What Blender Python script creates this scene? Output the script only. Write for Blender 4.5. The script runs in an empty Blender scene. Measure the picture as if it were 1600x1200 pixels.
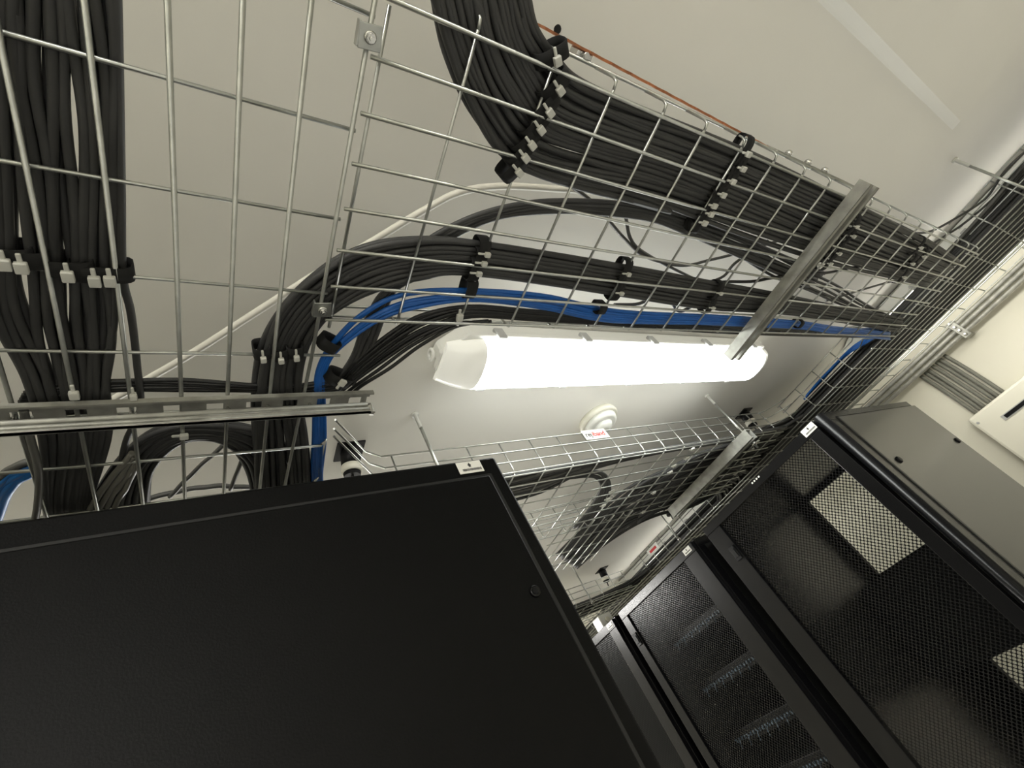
import bpy, bmesh, math, random
from mathutils import Vector, Matrix
random.seed(7)
S = bpy.context.scene
COL = S.collection
H = 1.6                       # lens height above the floor; z below is measured from the lens
F = 759.7                     # focal length in pixels of a 1600 px wide frame
# ------------------------------------------------------------------ camera, world, exposure
ROW_R = Vector((0.82614366, -0.35944609, -0.43391838))
ROW_U = Vector((0.02919039, -0.7417601, 0.67002975))
ROW_B = Vector((-0.56270292, -0.56620708, -0.60230803))
cam_d = bpy.data.cameras.new('camera'); cam = bpy.data.objects.new('camera', cam_d); COL.objects.link(cam)
cam.matrix_world = Matrix(((ROW_R.x, ROW_U.x, ROW_B.x, 0), (ROW_R.y, ROW_U.y, ROW_B.y, 0), (ROW_R.z, ROW_U.z, ROW_B.z, H), (0, 0, 0, 1)))
cam_d.sensor_width = 36; cam_d.lens = F / 1600 * 36; cam_d.clip_start = .01
S.camera = cam
w = bpy.data.worlds.new('world'); S.world = w; w.use_nodes = True
w.node_tree.nodes['Background'].inputs[0].default_value = (.8, .85, 1, 1)
w.node_tree.nodes['Background'].inputs[1].default_value = .02
S.view_settings.view_transform = 'Standard'; S.view_settings.look = 'None'
S.view_settings.gamma = 1; S.view_settings.use_curve_mapping = False
S.view_settings.exposure = 0.14
LAMP = 15.0                   # emission of the lit diffusers

# ------------------------------------------------------------------ helpers
def ray(u, v):
    a, b = (u - 800) / F, (600 - v) / F
    return ROW_R * a + ROW_U * b - ROW_B
def at(u, v, x=None, y=None, z=None):
    d = ray(u, v)
    k = x / d.x if x is not None else (y / d.y if y is not None else z / d.z)
    return d * k
def px(pts, z):
    return [at(u, v, z=(z if not isinstance(z, (list, tuple)) else z[i])) for i, (u, v) in enumerate(pts)]

def mat(name, col, rough=.5, metal=0., noise=0., nscale=30., bump=0., bscale=200., emit=0., spec=.5, ecol=None):
    m = bpy.data.materials.new(name); m.use_nodes = True
    nt = m.node_tree; b = nt.nodes['Principled BSDF']
    b.inputs['Base Color'].default_value = (*col, 1); b.inputs['Roughness'].default_value = rough
    b.inputs['Metallic'].default_value = metal; b.inputs['Specular IOR Level'].default_value = spec
    if emit:
        b.inputs['Emission Color'].default_value = (*(ecol or col), 1); b.inputs['Emission Strength'].default_value = emit
    tc = nt.nodes.new('ShaderNodeTexCoord')
    if noise:
        n = nt.nodes.new('ShaderNodeTexNoise'); n.inputs['Scale'].default_value = nscale; n.inputs['Detail'].default_value = 4
        nt.links.new(tc.outputs['Object'], n.inputs['Vector'])
        r = nt.nodes.new('ShaderNodeValToRGB')
        r.color_ramp.elements[0].position = .3; r.color_ramp.elements[1].position = .7
        r.color_ramp.elements[0].color = (*[c * (1 - noise) for c in col], 1)
        r.color_ramp.elements[1].color = (*[min(1, c * (1 + noise)) for c in col], 1)
        nt.links.new(n.outputs['Fac'], r.inputs['Fac']); nt.links.new(r.outputs['Color'], b.inputs['Base Color'])
    if bump:
        n = nt.nodes.new('ShaderNodeTexNoise'); n.inputs['Scale'].default_value = bscale; n.inputs['Detail'].default_value = 2
        nt.links.new(tc.outputs['Object'], n.inputs['Vector'])
        bp = nt.nodes.new('ShaderNodeBump'); bp.inputs['Strength'].default_value = bump; bp.inputs['Distance'].default_value = .001
        nt.links.new(n.outputs['Fac'], bp.inputs['Height']); nt.links.new(bp.outputs['Normal'], b.inputs['Normal'])
    return m

M = dict(
    ceiling=mat('ceiling_paint', (.80, .785, .735), .8, noise=.02, nscale=2.5),
    wall=mat('wall_paint', (.66, .64, .545), .7, noise=.03, nscale=3),
    floor=mat('floor_vinyl', (.60, .59, .57), .5, noise=.1),
    zinc=mat('galvanised_wire', (.42, .43, .405), .33, .85, noise=.12, nscale=60),
    strut=mat('galvanised_channel', (.36, .36, .33), .55, .6, noise=.2, nscale=45),
    bolt=mat('bright_bolt', (.6, .6, .58), .25, .9, noise=.05),
    rack=mat('black_powder_coat', (.004, .004, .0045), .26, bump=.15, bscale=420, spec=.26),
    rackside=mat('black_satin_panel', (.012, .012, .0115), .28, bump=.1, bscale=420, spec=.7),
    leftpanel=mat('black_textured_panel', (.004, .004, .004), .48, bump=.25, bscale=420, spec=.08),
    groove=mat('black_gap', (.003, .003, .003), .7),
    cable=mat('charcoal_cable', (.034, .034, .0335), .55, noise=.15, nscale=20),
    cable2=mat('grey_cable', (.085, .084, .078), .55, noise=.1, nscale=20),
    palegrey=mat('pale_grey_cable', (.17, .165, .145), .5, noise=.1, nscale=20),
    lightblue=mat('light_blue_cable', (.025, .20, .60), .45, noise=.08),
    midgrey=mat('mid_grey', (.15, .15, .125), .6, noise=.1, nscale=20),
    black=mat('black_rubber_cable', (.006, .006, .006), .4),
    blue=mat('blue_cable', (.010, .105, .40), .45, noise=.08),
    white=mat('white_cable', (.72, .70, .63), .5),
    tie=mat('tie_nylon', (.52, .52, .48), .5, noise=.05),
    velcro=mat('black_hook_band', (.004, .004, .004), .9),
    copper=mat('copper_strip', (.42, .16, .07), .5, .4, noise=.35, nscale=60),
    sticker=mat('sticker_paper', (.72, .71, .66), .5),
    ink=mat('sticker_ink', (.03, .03, .03), .6),
    red=mat('red_ink', (.50, .008, .008), .6),
    housing=mat('lamp_housing', (.80, .80, .76), .45),
    lens=mat('opal_lens_end', (.82, .82, .76), .3, emit=.25, ecol=(1, .98, .88)),
    glow=mat('lit_opal_lens', (.9, .9, .88), .4, emit=LAMP, ecol=(.97, 1, .96)),
    glow2=mat('dim_opal_lens', (.9, .9, .88), .4, emit=LAMP * 1.0, ecol=(1, .97, .88)),
    glow3=mat('boosted_opal_lens', (.9, .9, .88), .4, emit=LAMP * 9, ecol=(1, .985, .94)),  # boosted emission for the added lamps out of view
    clip=mat('grey_clip', (.42, .42, .41), .4),
    cream=mat('cream_plastic', (.74, .72, .62), .4),
    panelw=mat('cream_enamel', (.74, .72, .62), .4),
    port=mat('port_plastic', (.10, .14, .18), .25, spec=.8),
    device=mat('device_front', (.004, .004, .0045), .5, spec=.2),
)
ORG = {}
def prop(o, label=None, cat=None, group=None, kind=None):
    if label: o['label'] = label
    if cat: o['category'] = cat
    if group: o['group'] = group
    if kind: o['kind'] = kind
    return o

class MB:
    """collects shapes in lens coordinates, then links them as one mesh object"""
    def __init__(s): s.v = []; s.f = []; s.sm = []; s.mi = []; s.cur = 0
    def add(s, vs, fs, smooth=False):
        k = len(s.v); s.v += [Vector(p) for p in vs]
        for f in fs: s.f.append([i + k for i in f]); s.sm.append(smooth); s.mi.append(s.cur)
        return s
    def box(s, a, b):
        x0, x1 = sorted((a[0], b[0])); y0, y1 = sorted((a[1], b[1])); z0, z1 = sorted((a[2], b[2]))
        return s.add([(x, y, z) for x in (x0, x1) for y in (y0, y1) for z in (z0, z1)],
                     [(0, 1, 3, 2), (4, 6, 7, 5), (0, 4, 5, 1), (2, 3, 7, 6), (0, 2, 6, 4), (1, 5, 7, 3)])
    def obox(s, c, ax, ay, az):
        c = Vector(c); ax, ay, az = Vector(ax), Vector(ay), Vector(az)
        vs = [c + ax * i + ay * j + az * k for i in (-1, 1) for j in (-1, 1) for k in (-1, 1)]
        return s.add(vs, [(0, 1, 3, 2), (4, 6, 7, 5), (0, 4, 5, 1), (2, 3, 7, 6), (0, 2, 6, 4), (1, 5, 7, 3)])
    def tube(s, pts, r, n=6, cap=True):
        pts = [Vector(p) for p in pts]
        q = [pts[0]]
        for p in pts[1:]:
            if (p - q[-1]).length > 1e-6: q.append(p)
        pts = q
        if len(pts) < 2: return s
        t0 = (pts[1] - pts[0]).normalized()
        up = Vector((0, 0, 1)) if abs(t0.z) < .9 else Vector((1, 0, 0))
        nv = (up - t0 * up.dot(t0)).normalized(); vs = []
        for i, p in enumerate(pts):
            t = (pts[min(i + 1, len(pts) - 1)] - pts[max(i - 1, 0)]).normalized()
            nv = nv - t * nv.dot(t)
            nv = nv.normalized() if nv.length > 1e-6 else t.orthogonal().normalized()
            bv = t.cross(nv)
            for j in range(n):
                a = 2 * math.pi * (j + .5) / n
                vs.append(p + nv * (r * math.cos(a)) + bv * (r * math.sin(a)))
        fs = []
        for i in range(len(pts) - 1):
            for j in range(n):
                fs.append((i * n + j, i * n + (j + 1) % n, (i + 1) * n + (j + 1) % n, (i + 1) * n + j))
        s.add(vs, fs, True)
        if cap:
            k = len(s.v) - len(vs); m = (len(pts) - 1) * n
            s.f.append([k + j for j in range(n)][::-1]); s.sm.append(False); s.mi.append(s.cur)
            s.f.append([k + m + j for j in range(n)]); s.sm.append(False); s.mi.append(s.cur)
        return s
    def lathe(s, c, axis, prof, n=24):
        """prof = [(distance along axis, radius)]"""
        c = Vector(c); a = Vector(axis).normalized(); e = a.orthogonal().normalized(); g = a.cross(e); vs = []; fs = []
        for (h, r) in prof:
            for j in range(n):
                t = 2 * math.pi * j / n
                vs.append(c + a * h + (e * math.cos(t) + g * math.sin(t)) * r)
        for i in range(len(prof) - 1):
            for j in range(n):
                fs.append((i * n + j, i * n + (j + 1) % n, (i + 1) * n + (j + 1) % n, (i + 1) * n + j))
        s.add(vs, fs, True)
        k = len(s.v) - len(vs)
        for e0 in (0, (len(prof) - 1) * n):
            s.f.append([k + e0 + j for j in range(n)]); s.sm.append(False); s.mi.append(s.cur)
        return s
    def prism(s, outline, axis, smooth=False):
        """outline: closed list of points, extruded by the vector axis"""
        axis = Vector(axis); n = len(outline)
        vs = [Vector(p) for p in outline] + [Vector(p) + axis for p in outline]
        fs = [tuple(range(n))[::-1], tuple(range(n, 2 * n))] + [(i, (i + 1) % n, n + (i + 1) % n, n + i) for i in range(n)]
        return s.add(vs, fs, smooth)
    def build(s, name, m, parent=None, origin=None, bevel=0):
        me = bpy.data.meshes.new(name)
        if origin is None:
            xs = [p.x for p in s.v]; ys = [p.y for p in s.v]; zs = [p.z for p in s.v]
            origin = Vector(((min(xs) + max(xs)) / 2, (min(ys) + max(ys)) / 2, (min(zs) + max(zs)) / 2))
        origin = Vector(origin)
        me.from_pydata([p - origin for p in s.v], [], s.f); me.update()
        for p, f in zip(me.polygons, s.sm): p.use_smooth = f
        for mm in (m if isinstance(m, (list, tuple)) else [m]): me.materials.append(mm)
        for p, i in zip(me.polygons, s.mi): p.material_index = i
        bm = bmesh.new(); bm.from_mesh(me); bmesh.ops.recalc_face_normals(bm, faces=bm.faces); bm.to_mesh(me); bm.free()
        o = bpy.data.objects.new(name, me); COL.objects.link(o); ORG[o.name] = origin
        if parent: o.parent = parent; o.location = origin - ORG[parent.name]
        else: o.location = origin + Vector((0, 0, H))
        if bevel:
            b = o.modifiers.new('edge', 'BEVEL'); b.width = bevel; b.segments = 2; b.limit_method = 'ANGLE'
        return o
def thing(name, label, cat, loc, group=None):
    o = bpy.data.objects.new(name, None); COL.objects.link(o); o.empty_display_size = .05
    ORG[o.name] = Vector(loc); o.location = Vector(loc) + Vector((0, 0, H))
    return prop(o, label, cat, group)
def crom(P, m):
    P = [Vector(p) for p in P]; n = len(P); out = []
    Q = [P[0] * 2 - P[1]] + P + [P[-1] * 2 - P[-2]]
    for i in range(m):
        t = i / (m - 1) * (n - 1); k = min(int(t), n - 2); t -= k
        a, b, c, d = Q[k], Q[k + 1], Q[k + 2], Q[k + 3]
        out.append(.5 * ((2 * b) + (c - a) * t + (2 * a - 5 * b + 4 * c - d) * t * t + (3 * b - a - 3 * c + d) * t ** 3))
    return out

# ------------------------------------------------------------------ the room
CZ = .82; WX = 3.1; Y0, Y1 = -3.2, 4.4; X0 = -1.7
def struct(name, mb, m): return prop(mb.build(name, m), kind='structure')
struct('floor', MB().box((X0, Y0, -H - .05), (WX, Y1, -H)), M['floor'])
struct('ceiling', MB().box((X0, Y0, CZ), (WX, Y1, CZ + .05)), M['ceiling'])
struct('wall_right', MB().box((WX, Y0, -H), (WX + .05, Y1, CZ)), M['wall'])
struct('wall_left', MB().box((X0 - .05, Y0, -H), (X0, Y1, CZ)), M['wall'])
struct('wall_far', MB().box((X0, Y1, -H), (WX, Y1 + .05, CZ)), M['wall'])
struct('wall_near', MB().box((X0, Y0 - .05, -H), (WX, Y0, CZ)), M['wall'])
# shallow bevelled down-stand of the ceiling
m = MB(); b0 = [(X0, Y0, CZ), (1.945, Y0, CZ), (1.945, -.215, CZ), (X0, -.29, CZ)]
b1 = [(X0, Y0, CZ - .02), (1.90, Y0, CZ - .02), (1.90, -.236, CZ - .02), (X0, -.32, CZ - .02)]
m.add(b0 + b1, [(0, 1, 2, 3), (7, 6, 5, 4), (0, 4, 5, 1), (1, 5, 6, 2), (2, 6, 7, 3), (3, 7, 4, 0)])
struct('trim_1', m, M['ceiling'])

# ------------------------------------------------------------------ ceiling luminaires
def luminaire(a, b, width, label, group, glow='glow'):
    """a, b: ends of the axis on the ceiling"""
    a, b = Vector(a), Vector(b); d = (b - a).normalized(); s = Vector((-d.y, d.x, 0)); L = (b - a).length; up = Vector((0, 0, 1))
    t = thing('batten_luminaire', label, 'ceiling light', (a + b) / 2, group)
    def section(hw, z0, z1, c, n=9):      # rounded lower outline from one side to the other
        o = []
        for i in range(n):
            th = math.pi * i / (n - 1); cx = -math.cos(th); sz = math.sin(th) ** .55
            o.append((hw * cx, z0 - (z0 - z1) * sz))
        return o
    hw = width / 2
    def outline(inset, z):                # rounded-rectangle plan with cut corners
        e, k = hw - inset, .055
        P = [(inset, -e + k), (inset + k, -e), (L - inset - k, -e), (L - inset, -e + k), (L - inset, e - k), (L - inset - k, e), (inset + k, e), (inset, e - k)]
        return [a + d * p + s * q + up * (z - 0) for p, q in P]
    # housing tray against the ceiling
    mb = MB(); mb.prism([p - up * .055 for p in outline(.004, 0)], up * .05); mb.build('housing', M['housing'], t, bevel=.008)
    mb = MB(); mb.prism([p - up * .066 for p in outline(-.006, 0)], up * .014); mb.build('rim', M['housing'], t, bevel=.004)
    # diffuser: ends stay dull, middle is lit
    def diff(p0, p1, taper0, taper1, name, mt):
        mb = MB(); secs = []
        st = [p0 + (p1 - p0) * i / 6 for i in range(7)]
        for i, p in enumerate(st):
            k = 1.0
            if taper0: k = min(1, .30 + .70 * (math.sin(min(1, (p - p0) / (p1 - p0)) * math.pi / 2)))
            if taper1: k = min(1, .30 + .70 * (math.sin(min(1, (p1 - p) / (p1 - p0)) * math.pi / 2)))
            kk = 1 - (1 - k) * .30
            secs.append([a + d * p + s * (x * kk) + up * (-.062 - (-.062 - z) * k) for x, z in section(hw - .004, -.062, -.112, 0)])
        n = len(secs[0]); vs = [q for sc in secs for q in sc]; fs = []
        for i in range(len(secs) - 1):
            for j in range(n - 1): fs.append((i * n + j, i * n + j + 1, (i + 1) * n + j + 1, (i + 1) * n + j))
        mb.add(vs, fs, True)
        mb.add(secs[0], [tuple(range(n))]); mb.add(secs[-1], [tuple(range(n))])
        mb.build(name, mt, t)
    diff(.0, .088, True, False, 'diffuser_end', M['lens'])
    diff(.088, L - .06, False, False, 'diffuser', M[glow])
    diff(L - .06, L, False, True, 'diffuser_end', M['lens'])
    for i in range(5):                     # clips along both edges
        p = .13 + (L - .26) * i / 4
        for sg in (-1, 1):
            c = a + d * p + s * (sg * (hw + .007)) - up * .06
            MB().obox(c, d * .012, s * .005, up * .018).build('clip', M['clip'], t, bevel=.002)
    for p, sg in ((-.012, 1), (L + .012, -1)):     # hanging lugs at the ends
        mb = MB(); c = a + d * p - up * .04
        mb.tube([c + s * (.012 * math.cos(k * math.pi / 6)) + up * (.012 * math.sin(k * math.pi / 6)) for k in range(13)], .004, 6)
        mb.build('lug', M['housing'], t)
    return t
luminaire((.478, .634, CZ), (1.80, .646, CZ), .144, 'long lit batten ceiling light beside the wire tray above the aisle', 'batten ceiling lights')
luminaire((2.62, -.62, CZ), (2.60, .62, CZ), .150, 'lit batten ceiling light above the right tray, mostly hidden by dark cables', 'batten ceiling lights', 'glow2')

luminaire((-1.50, -1.75, CZ), (-.18, -1.75, CZ), .150, 'added batten fill light, unseen behind the viewer, to the left of the trays', 'batten ceiling lights', 'glow3')  # unseen lamp added to lift the overall brightness of the room
luminaire((2.62, 1.55, CZ), (2.61, 2.80, CZ), .150, 'added batten light farther along above the right tray, unseen behind cables', 'batten ceiling lights', 'glow2')  # added hidden lamp that brightens the far ceiling
luminaire((.02, 2.95, CZ), (1.22, 2.95, CZ), .150, 'added far batten light, out of view, reflected at the top of the rack doors', 'batten ceiling lights', 'glow3')  # lamp added out of view, placed for the glare on the rack doors

# ------------------------------------------------------------------ wire mesh trays
WR = .0022
def run(mb, pts, r=WR, n=6): mb.tube(pts, r, n)
TZ = .545
# main tray (along x)
mt = thing('wire_mesh_tray', 'galvanised wire mesh tray across the ceiling carrying bent bundles of charcoal cables', 'cable tray', (1.1, .2, TZ))
fl = MB(); sd1 = MB(); sd2 = MB()
def dy(y0, x): return y0 + (-.021 * (y0 - .03) / .355 + .003) * (x - .16)
MY = [.030, .079, .130, .181, .232, .284, .334, .385]
for y in MY:
    x0 = .158 if y > .04 else -.02
    run(fl, [(x0, dy(y, x0), TZ), (2.035, dy(y, 2.035), TZ)], .0024)
run(fl, [(.168, .035, TZ + .004), (.166, .40, TZ + .004)], .0022)
MX = [.258, .357, .451, .546, .637, .735, .831, .93, 1.029, 1.128, 1.226, 1.325, 1.424, 1.522, 1.62, 1.72, 1.82, 1.92, 2.02]
ST = .60
for x in MX:
    yb = dy(.395, x); ya = .013 + .004 * (x - .3)
    fl_pts = [(x, ya + .012, TZ + .004), (x, yb - .012, TZ + .004)]
    run(fl, fl_pts, .0021)
    run(sd1, [(x, ya + .012, TZ + .004), (x, ya + .003, TZ + .006), (x, ya, TZ + .014), (x, ya, ST)], .0021)
    run(sd2, [(x, yb - .012, TZ + .004), (x, yb - .003, TZ + .006), (x, yb, TZ + .014), (x, yb, ST)], .0021)
run(sd1, [(.37, .012, ST), (2.03, .021, ST)], .0024)
run(sd2, [(.17, .40, ST), (2.03, .372, ST)], .0024)
run(sd2, [(.17, .396, ST - .03), (2.03, .368, ST - .03)], .0020)
fl.build('tray_floor', M['zinc'], mt); sd1.build('tray_side', M['zinc'], mt); sd2.build('tray_side', M['zinc'], mt)
# left tray (along y)
lt = thing('wire_mesh_tray', 'galvanised wire mesh tray at the left, above the big black cabinet side', 'cable tray', (0, .4, TZ))
fl = MB(); sd1 = MB(); sd2 = MB()
LX = [-.205, -.154, -.102, -.051, 0, .051, .102, .155]
for x in LX:
    run(fl, [(x, -.12, TZ), (x, 1.42, TZ)] if x < .15 else [(x, -.12, TZ), (x - .006, .45, TZ), (x - .016, .75, TZ), (x - .016, 1.42, TZ)], .0025)
for y in [-.055, .045, .146, .244, .345, .446, .545, .637, .735, .835, .935, 1.035, 1.135, 1.235, 1.335]:
    xr = .157 if y < .4 else .188
    run(fl, [(-.215, y - .003, TZ + .0045), (xr, y + .003, TZ + .0045)], .0022)
    run(sd1, [(-.215, y - .003, TZ + .0045), (-.222, y - .003, TZ + .012), (-.222, y - .003, ST)], .0022)
    if y > .6: run(sd2, [(xr, y, TZ + .0045), (xr + .008, y, TZ + .012), (xr + .008, y, ST + .02)], .0022)
for z in (.572, ST): run(sd1, [(-.222, -.12, z), (-.222, 1.42, z)], .0022)
for k, z in enumerate((.56, .585, ST + .02)):
    run(sd2, [(.196, 1.42, z), (.196, .64, z)], .0022)
fl.build('tray_floor', M['zinc'], lt); sd1.build('tray_side', M['zinc'], lt); sd2.build('tray_side', M['zinc'], lt)
# tray behind the luminaire (along x), with a short branch
T2 = .600
t2 = thing('wire_mesh_tray', 'bright wire mesh tray below the luminaire with a white and red maker tag', 'cable tray', (1.2, 1.1, T2))
fl = MB(); sd = MB(); sf = MB(); br = MB(); fi = MB()
for i in range(9):
    y = .893 + .05 * i; run(fl, [(.40, y, T2), (2.08, y, T2)])
for i in range(17):
    x = .41 + .1015 * i
    run(fl, [(x, .893, T2 + .004), (x, 1.293, T2 + .004)])
    run(sd, [(x, .905, T2 + .004), (x, .890, T2 + .010), (x, .888, T2 + .022), (x, .888, .709)])
    run(sf, [(x, 1.293, T2 + .004), (x, 1.303, T2 + .012), (x, 1.303, .709)])
for z in (.606, .640, .674, .709):
    run(sd, [(.384, .886, z), (2.02, .886, z)], .0022); run(sf, [(.384, 1.305, z), (2.02, 1.305, z)], .0018)
for i in range(8):
    x = 1.06 + .05 * i; run(br, [(x, 1.24, T2 - .006), (x, 1.60, T2 - .006)])
for y in (1.35, 1.45, 1.55): run(br, [(1.05, y, T2 - .002), (1.42, y, T2 - .002)])
for (a, za), (b, zb), (c, zc) in ((((524, 656), .60), ((592, 706), .726), 0), (((522, 670), .577), ((594, 723), .693), 0), (((522, 682), .553), ((592, 734), .66), 0)) if False else []: pass
for p0, z0, z1 in (((524, 656), .60, .709), ((522, 670), .577, .674), ((522, 682), .553, .640)):
    run(fi, [at(*p0, z=z0), (.34, .855, z1 - .004), (.384, .886, z1)], .0021)
fl.build('tray_floor', M['zinc'], t2); sd.build('tray_side', M['zinc'], t2); sf.build('tray_side', M['zinc'], t2)
br.build('branch_floor', M['zinc'], t2); fi.build('corner_wires', M['zinc'], t2)
def tag_plate(u0, v0, u1, y, parent, wdt=.098, hgt=.037):
    a = at(u0, v0, y=y); z1 = a.z; x0 = a.x
    pl = MB().box((x0, y, z1 - hgt), (x0 + wdt, y - .0015, z1)).build('maker_tag', M['sticker'], parent)
    for txt, m_, off in (('rej', M['ink'], .006), ('iband', M['red'], .0345)):
        c = bpy.data.curves.new('tag_text', 'FONT'); c.body = txt; c.size = .025; c.extrude = .0004; c.offset = .0004
        o = bpy.data.objects.new('tag_text', c); COL.objects.link(o)
        dg = bpy.context.evaluated_depsgraph_get(); me = bpy.data.meshes.new_from_object(o.evaluated_get(dg))
        bpy.data.objects.remove(o); me.materials.clear(); me.materials.append(m_)
        o = bpy.data.objects.new('tag_text', me); COL.objects.link(o); o.parent = pl
        pos = Vector((x0 + off, y - .002, z1 - .026)); o.location = pos - ORG[pl.name]; o.rotation_euler = (math.pi / 2, 0, 0)
tag_plate(907, 674, 944, .884, t2)
# right tray (along y)
rt = thing('wire_mesh_tray', 'wire mesh tray full of dark cables running above the row of perforated rack doors', 'cable tray', (2.4, 1.0, T2))
fl = MB(); sd = MB(); sf = MB(); co = MB()
RY0, RY1 = -1.0, 3.2
for i in range(9):
    x = 2.15 + .049 * i; run(fl, [(x, RY0, T2), (x, RY1, T2)])
SPANS = [(RY0, .0), (.47, .86), (1.32, 2.15), (2.6, RY1)]
sds = [MB() for _ in SPANS]
y = RY0 + .05
while y < RY1:
    run(fl, [(2.15, y, T2 + .004), (2.55, y, T2 + .004)])
    for (ya, yb), q in zip(SPANS, sds):
        if ya <= y <= yb: run(q, [(2.16, y, T2 + .004), (2.147, y, T2 + .014), (2.145, y, .705)])
    run(sf, [(2.54, y, T2 + .004), (2.555, y, T2 + .014), (2.555, y, .705)])
    y += .1
for (ya, yb), q in zip(SPANS, sds):
    for z in (.635, .672, .705): run(q, [(2.145, ya, z), (2.145, yb, z)], .0022)
    q.build('tray_side', M['zinc'], rt)
for z in (.635, .672, .705):
    run(sf, [(2.555, RY0, z), (2.555, RY1, z)], .0020)
    # fillets into the side trays
    run(co, [(2.145, .47, z), (2.10, .43, z), (2.03, .39, z - .05)], .0021)
    run(co, [(2.145, .80, z), (2.06, .872, z), (2.02, .886, z)], .0021)
    run(co, [(2.145, 1.40, z), (2.02, 1.305, z)], .0021)
fl.build('tray_floor', M['zinc'], rt); sf.build('tray_side', M['zinc'], rt); co.build('corner_wires', M['zinc'], rt)
tag_plate_pos = at(1012, 868, x=2.14)
pl = MB().box((2.140, tag_plate_pos.y - .01, .652), (2.1415, tag_plate_pos.y - .108, .69)).build('maker_tag', M['sticker'], rt)
MB().box((2.139, tag_plate_pos.y - .028, .664), (2.1398, tag_plate_pos.y - .09, .678)).build('tag_mark', M['red'], pl)
# small far tray across the aisle
t3 = thing('wire_mesh_tray', 'small far wire mesh tray hung on a rod next to the cabinet edge', 'cable tray', (1.7, 2.3, T2))
fl = MB(); sd = MB()
for i in range(8): run(fl, [(1.35, 2.19 + .05 * i, T2), (2.14, 2.19 + .05 * i, T2)])
for i in range(8):
    x = 1.38 + .1 * i; run(fl, [(x, 2.19, T2 + .004), (x, 2.54, T2 + .004)]); run(sd, [(x, 2.195, T2 + .004), (x, 2.183, T2 + .016), (x, 2.183, .70)])
for z in (.606, .640, .672, .70): run(sd, [(1.35, 2.182, z), (2.1, 2.182, z)])
fl.build('tray_floor', M['zinc'], t3); sd.build('tray_side', M['zinc'], t3)
# narrow lit tray by the right wall
t4 = thing('wire_mesh_tray', 'narrow empty wire tray in bright light next to the right wall', 'cable tray', (2.8, .5, .65))
fl = MB()
for x in (2.73, 2.775, 2.90): run(fl, [(x, RY0, .65), (x, 2.6, .65)], .0027)
y = RY0 + .08
while y < 2.5: run(fl, [(2.72, y, .6545), (2.91, y, .6545)], .0027); y += .098
fl.build('tray_floor', M['zinc'], t4)

# ------------------------------------------------------------------ strut channels, rods, clamps
def channel(name, p0, p1, label, w=.041, h=.041, slots=True, group=None):
    """C-channel open downward between p0 and p1 (centre of the open face)"""
    p0, p1 = Vector(p0), Vector(p1); d = (p1 - p0).normalized(); up = Vector((0, 0, 1)); s = d.cross(up).normalized(); L = (p1 - p0).length
    t = thing(name, label, 'strut channel', (p0 + p1) / 2, group)
    mb = MB(); th = .0014; c = (p0 + p1) / 2
    def plate(cs, cz, hs, hz): mb.obox(c + s * cs + up * cz, d * (L / 2), s * hs, up * hz)
    plate(-w / 2 + th, h / 2, th, h / 2); plate(w / 2 - th, h / 2, th, h / 2)
    for sg in (-1, 1):
        plate(sg * (w / 2 - .0055), th, .0055 - .0002, th); plate(sg * (w / 2 - .011), .0045, th, .0045)
    # slotted back, made of strips between the slots
    plate(-w / 2 + .0065, h - th, .0062, th); plate(w / 2 - .0065, h - th, .0062, th)
    k = 0; q = 0.
    while q < L:
        e = min(q + .022, L)
        mb.obox(p0 + d * ((q + e) / 2) + up * (h - th), d * ((e - q) / 2), s * (w / 2 - .0125), up * th); q += .05
    mb.build('channel', M['strut'], t)
    return t
# strut channel under the left tray, open towards -y
ba = thing('strut_channel', 'galvanised slotted strut channel under the left tray, just above the black cabinet', 'strut channel', (-.1, .53, .47))
xa, xb = -.46, .238
zb = lambda x: .4965
zl = lambda x: .5125
mb = MB()
def skew(x0, x1, ya, yb, z0a, z1a, z0b, z1b):      # box whose z limits differ at its two ends
    mb.add([(x0, ya, z0a), (x0, yb, z0a), (x0, yb, z1a), (x0, ya, z1a), (x1, ya, z0b), (x1, yb, z0b), (x1, yb, z1b), (x1, ya, z1b)],
           [(0, 1, 2, 3), (4, 7, 6, 5), (0, 4, 5, 1), (1, 5, 6, 2), (2, 6, 7, 3), (3, 7, 4, 0)])
skew(xa, xb, .553, .556, zb(xa) * 1.08 + .004, .541, zb(xb) * 1.08 + .003, .541)                       # web
skew(xa, xb - .006, .514, .5165, zb(xa), zl(xa), zb(xb), zl(xb))           # lower front lip
skew(xa, xb, .514, .516, zb(xa), zb(xa) + .0025, zb(xb), zb(xb) + .0025)   # bottom flange
skew(xa, xb + .008, .511, .514, .5335, .541, .5335, .541)                  # top lip
for y0_, y1_ in ((.514, .5225), (.537, .556)): skew(xa, xb + .004, y0_, y1_, .5385, .541, .5385, .541)
q = xa
while q < xb:
    skew(q, min(q + .027, xb), .5225, .537, .5385, .541, .5385, .541); q += .046
mb.tube([(xa, .513, zl(xa)), (xb - .008, .513, zl(xb))], .0035, 8); mb.tube([(xa, .513, (zl(xa) + zb(xa)) / 2), (xb - .008, .513, (zl(xb) + zb(xb)) / 2)], .0022, 6)
mb.tube([(xb - .006, .513, zl(xb)), (xb - .001, .522, (zl(xb) + zb(xb)) / 2 + .004), (xb - .002, .526, zb(xb) + .006)], .004, 8)
mb.build('channel', M['strut'], ba)
for x in (-.154, -.051, .051, .10, .155):
    MB().tube([(x, .531, .544), (x, .531, .522)], .002, 8).lathe((x, .531, .534), (0, 0, -1), [(0, .0042), (.004, .0042)], 6).build('hook_bolt', M['bolt'], ba)
c2 = channel('strut_channel', (1.117, -.004, .516), (1.117, .432, .516), 'galvanised grooved strut channel under the main tray, crossing in front of the lit lamp', w=.040, h=.025)
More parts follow.
